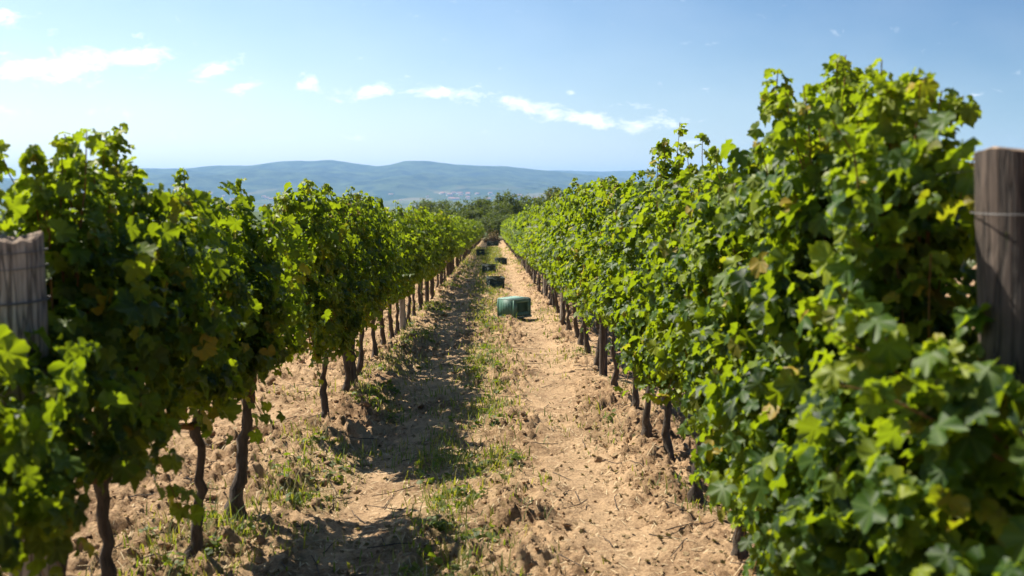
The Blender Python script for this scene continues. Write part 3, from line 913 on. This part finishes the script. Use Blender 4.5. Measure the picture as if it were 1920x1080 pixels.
# brown heap of pruned wood at the end of the aisle
def heap():
    rng = np.random.default_rng(77)
    e = empty('brush_heap', (-.05, 92, bz(0, 92)))
    parts = []
    for i in range(170):
        a = rng.uniform(0, 2 * np.pi); r = rng.random() ** .6 * .8
        c = np.array([np.cos(a) * r * .7, np.sin(a) * r, .02 + (1 - r) * rng.uniform(.2, 1.0)])
        d = rng.normal(0, 1, 3) * np.array([.5, .5, .25])
        parts.append(tube(smooth_path(c - d * .5, c + d * .5, 5, rng, .03), np.linspace(.03, .014, 5), 5))
    v, q, _ = join(parts)
    link('branches', make_mesh('branches', v, q, M_bark), e)
    P = rng.normal(0, .35, (500, 3)) * np.array([1, 1, .8]) + np.array([0, 0, .5]); P = P[P[:, 2] > .02]
    n = len(P)
    v, t, a = scatter(P, rng.normal(0, 1, (n, 3)) + np.array([0, 0, .4]), rng.normal(0, 1, (n, 3)), rng.uniform(.1, .2, n), rng.random((n, 2)), 2, rng)
    link('dry_leaves', make_mesh('dry_leaves', v, t, M_dead, {'tone': a}), e)
    tag(e, 'brown heap of dry cut branches closing the far end of the aisle', 'brush heap')
heap()

# ------------------------------------------------------------------ trees beyond the vineyard
def tree_parts(seed, H, R, warm=0.0):
    rng = np.random.default_rng(seed)
    parts = []
    tp = smooth_path((0, 0, -.3), (rng.normal(0, .2), rng.normal(0, .2), H * .62), 8, rng, .05)
    parts.append(tube(tp, np.linspace(.20, .07, 8), 8))
    lobes = []
    for i in range(11):
        a = rng.uniform(0, 2 * np.pi); zf = rng.uniform(.30, .86)
        rr = R * rng.uniform(.35, .75) * (1.1 - .5 * abs(zf - .5))
        c = np.array([np.cos(a) * rr, np.sin(a) * rr, H * zf])
        s = R * rng.uniform(.32, .52)
        lobes.append((c, s))
        b = tp[rng.integers(3, 8)]
        parts.append(tube(smooth_path(b, c, 6, rng, .06), np.linspace(.08, .02, 6), 5))
    lobes.append((np.array([0, 0, H * .88]), R * .42))
    P, Nn, S, T = [], [], [], []
    for c, s in lobes:
        nc = 26
        for k in range(nc):
            d = rng.normal(0, 1, 3); d /= np.linalg.norm(d); d[2] = d[2] * .85 + .1
            cc = c + d * s * rng.uniform(.55, 1.12)
            m = rng.integers(12, 22)
            P.append(cc + rng.normal(0, .17, (m, 3)) * R / 2.4)
            Nn.append(d * .9 + rng.normal(0, .6, (m, 3)) + np.array([0, 0, .3])); S.append(rng.uniform(.16, .34, m))
            b = rng.normal(.42, .2) + warm * .3
            T.append(np.stack([np.clip(rng.normal(b, .14, m), 0, 1), np.clip(rng.random(m) * .88 + warm * .25, 0, 1)], 1))
    P = np.concatenate(P); Nn = np.concatenate(Nn); S = np.concatenate(S); T = np.concatenate(T)
    v, t, a = scatter(P, Nn, rng.normal(0, 1, P.shape), S, T, 2, rng)
    bv, bq, _ = join(parts)
    return make_mesh('trunk', bv, bq, M_tbark, smooth=True), make_mesh('crown', v, t, M_tree, {'tone': a})
TR = [tree_parts(500, 7.0, 2.9), tree_parts(501, 6.2, 2.8), tree_parts(502, 7.4, 2.7), tree_parts(503, 5.2, 3.0)]
TRW = tree_parts(510, 6.8, 2.3, 1.0)
def tree(px, D, topy, kind, label, rz, name='broadleaf_tree', base_h=6.5):
    r = ray(px, topy); x = r.x * D
    z0 = bz(x, D); ztop = 1.55 + r.z * D
    tm, cr = kind
    hh = max(v.co.z for v in cr.vertices)
    s = (ztop - z0) / hh
    e = empty(name, (x, D, z0), rz); e.scale = (max(s, .75) * 1.05, max(s, .75) * 1.05, s)
    link('trunk', tm, e); link('crown', cr, e)
    tag(e, label, 'tree', 'trees beyond the vineyard'); return e
rs = random.Random(9)
T_ = [(945, 128, 354, 2, 'dark round tree standing above the end of the aisle, darkest and tallest in the middle'),
      (905, 134, 366, 1, 'mid green tree just left of the darkest round tree at the end of the aisle'),
      (868, 137, 371, 3, 'low olive green tree, second to the left of the darkest round tree'),
      (830, 141, 369, 0, 'low olive green tree above the far left vines, third left of the darkest round tree'),
      (798, 146, 370, 1, 'leftmost small tree showing above the left vine row, under the far valley'),
      (985, 131, 362, 3, 'dark tree just right of the darkest round tree, above the right vines'),
      (934, 124, 374, 0, 'mid green tree filling the gap left of the darkest round tree, above the aisle end'),
      (1010, 138, 364, 0, 'green tree between the darker round tree and the reddish treetop'),
      (920, 120, 396, 3, 'low bush in front of the darkest round tree, closing the aisle'),
      (895, 124, 388, 1, 'low green bush at the far tip of the left vine row'),
      (955, 119, 398, 0, 'low bush right of the aisle end, tucked behind the far tip of the right row')]
for k, (px, D, ty, kd, lb) in enumerate(T_):
    tree(px, D, ty, TR[kd], lb, rs.uniform(0, 6), 'broadleaf_bush' if 'bush' in lb else 'broadleaf_tree')
tree(1036, 140, 349, TRW, 'reddish brown tinged treetop peeking over the right vine row', 1.0)
tree(1075, 142, 356, TR[0], 'green treetop half hidden by the right vine row, right of the reddish treetop', 2.2)

# ------------------------------------------------------------------ grass, weeds, clods, litter
def grass():
    rng = np.random.default_rng(21)
    n = 520000
    y = 2.3 * np.exp(rng.random(n) * math.log(75 / 2.3))
    x = rng.uniform(-2.4, 1.7, n)
    d = grass_density(x, y) * (.25 + 1.2 * sstep(.45, .7, fbm(x * 7, y * 5, 91, 2)))
    keep = rng.random(n) < d * .30
    x, y = x[keep], y[keep]; n = len(x)
    z = ground_z(x, y)
    h = rng.uniform(.025, .085, n) * (1 + 1.0 * (rng.random(n) < .07)) * (1 + .5 * sstep(10, 50, y))
    w = rng.uniform(.0012, .0030, n) * (1 + y / 9)
    az = rng.random(n) * 2 * np.pi; ln = rng.uniform(.2, 1.0, n)
    dx, dy = np.cos(az), np.sin(az); px, py = -dy, dx
    def P(f, s, zz): return np.stack([x + dx * ln * h * f + px * w * s, y + dy * ln * h * f + py * w * s, z + h * zz - .004], 1)
    V_ = np.stack([P(0, -1, 0), P(0, 1, 0), P(.35, -.8, .6), P(.35, .8, .6), P(1, 0, .95)], 1).reshape(-1, 3)
    b = (np.arange(n) * 5)[:, None]
    T = np.concatenate([b + np.array([[0, 1, 3]]), b + np.array([[0, 3, 2]]), b + np.array([[2, 3, 4]])])
    pn = vnoise(x * 3, y * 2, 95)
    tone = np.stack([np.clip(rng.normal(.45, .22, n), 0, 1), np.where(rng.random(n) < .42 + .6 * (pn - .4), .99, .2), np.zeros(n)], 1)
    o = link('grass', make_mesh('grass', V_, T, M_grass, {'tone': np.repeat(tone, 5, 0)}))
    tag(o, 'thin patchy grass, partly dried, growing along the middle of the aisle', 'grass', kind='stuff')
grass()

def weeds():
    rng = np.random.default_rng(22)
    n = 5200
    y = 2.4 * np.exp(rng.random(n) * math.log(45 / 2.4)); x = rng.uniform(-2.2, 1.5, n)
    d = grass_density(x, y); keep = rng.random(n) < np.clip(d - .22, 0, 1) * .6
    x, y = x[keep], y[keep]
    P, Nn, Tp, S, T = [], [], [], [], []
    for xi, yi in zip(x, y):
        m = rng.integers(5, 14); a = rng.random(m) * 2 * np.pi; r = rng.uniform(.01, .055, m)
        px, py = xi + np.cos(a) * r, yi + np.sin(a) * r
        P.append(np.stack([px, py, np.full(m, np.nan)], 1)); Nn.append(np.stack([np.cos(a) * .3, np.sin(a) * .3, np.full(m, 1.)], 1) + rng.normal(0, .3, (m, 3)))
        Tp.append(np.stack([np.cos(a), np.sin(a), rng.uniform(.0, .6, m)], 1)); S.append(rng.uniform(.02, .055, m) * (1 + yi / 40)); b = rng.normal(.45, .15)
        T.append(np.stack([np.clip(rng.normal(b, .1, m), 0, 1), rng.random(m) * .9], 1))
    P = np.concatenate(P); P[:, 2] = ground_z(P[:, 0], P[:, 1]) + rng.uniform(.005, .05, len(P))
    v, t, a = scatter(P, np.concatenate(Nn), np.concatenate(Tp), np.concatenate(S), np.concatenate(T), 2, rng)
    o = link('weeds', make_mesh('weeds', v, t, M_grass, {'tone': a}))
    tag(o, 'low broad leaved weeds scattered over the dry soil', 'weeds', kind='stuff')
weeds()

def clods():
    rng = np.random.default_rng(23)
    # four lumpy stone shapes
    import bmesh
    shapes = []
    for k in range(5):
        bm = bmesh.new(); bmesh.ops.create_icosphere(bm, subdivisions=2, radius=1)
        vv = np.array([v.co[:] for v in bm.verts]); ff = np.array([[v.index for v in f.verts] for f in bm.faces]); bm.free()
        dd = rng.normal(0, 1, (7, 3)); dd /= np.linalg.norm(dd, axis=1, keepdims=True)
        for d_ in dd:
            s = vv @ d_; lim = rng.uniform(.35, .72); vv = vv - np.outer(np.clip(s - lim, 0, 9), d_)
        vv *= (1 + rng.normal(0, .11, (len(vv), 1))); shapes.append((vv, ff))
    n = 60000
    y = 2.3 * np.exp(rng.random(n) * math.log(38 / 2.3)); x = rng.uniform(-2.6, 2.0, n)
    keep = rng.random(n) < clodness(x, y) * .6 - .03
    x, y = x[keep], y[keep]; n = len(x)
    z = ground_z(x, y)
    s = .0035 + .010 * rng.random(n) ** 2.4 + .03 * (rng.random(n) < .06) * rng.random(n); s *= (1 + y / 30)
    kk = rng.integers(0, 5, n); V_, T_ = [], []; o = 0
    for k in range(5):
        m = kk == k; c = m.sum(); vv, ff = shapes[k]
        az = rng.random(c) * 2 * np.pi; ca, sa = np.cos(az), np.sin(az)
        sc3 = s[m][:, None] * rng.uniform(.6, 1.35, (c, 3)) * np.array([1, 1, .6])
        q = vv[None] * sc3[:, None, :]
        X = q[..., 0] * ca[:, None] - q[..., 1] * sa[:, None] + x[m][:, None]; Y = q[..., 0] * sa[:, None] + q[..., 1] * ca[:, None] + y[m][:, None]
        Z = q[..., 2] + z[m][:, None] + s[m][:, None] * .25
        V_.append(np.stack([X, Y, Z], -1).reshape(-1, 3)); T_.append((ff[None] + (np.arange(c) * len(vv))[:, None, None]).reshape(-1, 3) + o); o += c * len(vv)
    V_ = np.concatenate(V_); T_ = np.concatenate(T_)
    me = make_mesh('soil_clods', V_, T_, M_soil, {'track': np.zeros(len(V_)), 'grassy': np.zeros(len(V_))})
    tag(link('soil_clods', me), 'dry crumbled clods of clay lying on the soil', 'clods', kind='stuff')
clods()

def litter():
    rng = np.random.default_rng(24)
    n = 5200
    y = 2.3 * np.exp(rng.random(n) * math.log(40 / 2.3)); x = np.where(rng.random(n) < .8, rng.choice([XL, XR], n) + rng.normal(0, .4, n), rng.uniform(-1.8, 1.5, n))
    z = ground_z(x, y) + .008
    P = np.stack([x, y, z], 1)
    v, t, a = scatter(P, np.array([0, 0, 1.]) + rng.normal(0, .45, (n, 3)), rng.normal(0, 1, (n, 3)), rng.uniform(.02, .05, n), np.stack([rng.random(n), rng.random(n) * .8], 1), 1, rng, curl=1.0)
    tag(link('fallen_leaves', make_mesh('fallen_leaves', v, t, M_dead, {'tone': a})), 'curled brown fallen vine leaves strewn under the rows', 'fallen leaves', kind='stuff')
    n = 26000
    y = 2.3 * np.exp(rng.random(n) * math.log(25 / 2.3)); x = rng.uniform(-2.0, 1.6, n)
    keep = rng.random(n) < .25 + .6 * grass_density(x, y); x, y = x[keep], y[keep]; n = len(x)
    az = rng.random(n) * 2 * np.pi; l = rng.uniform(.01, .06, n); w = .0013 * (1 + y / 10)
    x2, y2 = x + np.cos(az) * l, y + np.sin(az) * l
    z1 = ground_z(x, y) + .007; z2 = ground_z(x2, y2) + .01
    ox, oy = -np.sin(az) * w, np.cos(az) * w
    V_ = np.stack([np.stack([x - ox, y - oy, z1], 1), np.stack([x + ox, y + oy, z1], 1), np.stack([x2 + ox, y2 + oy, z2], 1), np.stack([x2 - ox, y2 - oy, z2], 1)], 1).reshape(-1, 3)
    Q = (np.arange(n) * 4)[:, None] + np.arange(4)
    ms = simple('straw', (.58, .46, .27), .9)
    tag(link('straw', make_mesh('straw', V_, Q, ms)), 'bits of dry straw lying on the soil', 'straw', kind='stuff')
litter()

def twigs():
    rng = np.random.default_rng(31)
    n = 420
    y = 2.4 * np.exp(rng.random(n) * math.log(22 / 2.4)); x = rng.uniform(-2.2, 1.5, n)
    parts = []
    for xi, yi in zip(x, y):
        a = rng.uniform(0, 6.3); l = rng.uniform(.05, .30)
        p = smooth_path((xi, yi, 0), (xi + math.cos(a) * l, yi + math.sin(a) * l, 0), 5, rng, .006)
        p[:, 2] = ground_z(p[:, 0], p[:, 1]) + .006; p[:, 2] = .5 * p[:, 2] + .5 * p[:, 2].max()
        parts.append(tube(p, np.linspace(.0035, .002, 5), 5))
    v, q, _ = join(parts)
    tag(link('prunings', make_mesh('prunings', v, q, M_bark)), 'dry pruned cane pieces lying on the soil', 'prunings', kind='stuff')
twigs()

# ------------------------------------------------------------------ air
def haze():
    m, nt, out = new_mat('haze_air')
    vol = nt.nodes.new('ShaderNodeVolumePrincipled')
    vol.inputs['Color'].default_value = (.36, .61, 1.0, 1)
    vol.inputs['Density'].default_value = 9.5e-5
    vol.inputs['Anisotropy'].default_value = 0.2
    nt.links.new(vol.outputs[0], out.inputs['Volume'])
    V_, Q_ = boxes([(-13000, 13000, -400, 14000, -82, 236)])
    o = link('haze', make_mesh('haze', V_, Q_, m)); tag(o, 'thin blue haze lying over the valley and the hills', 'haze', kind='stuff')
haze()
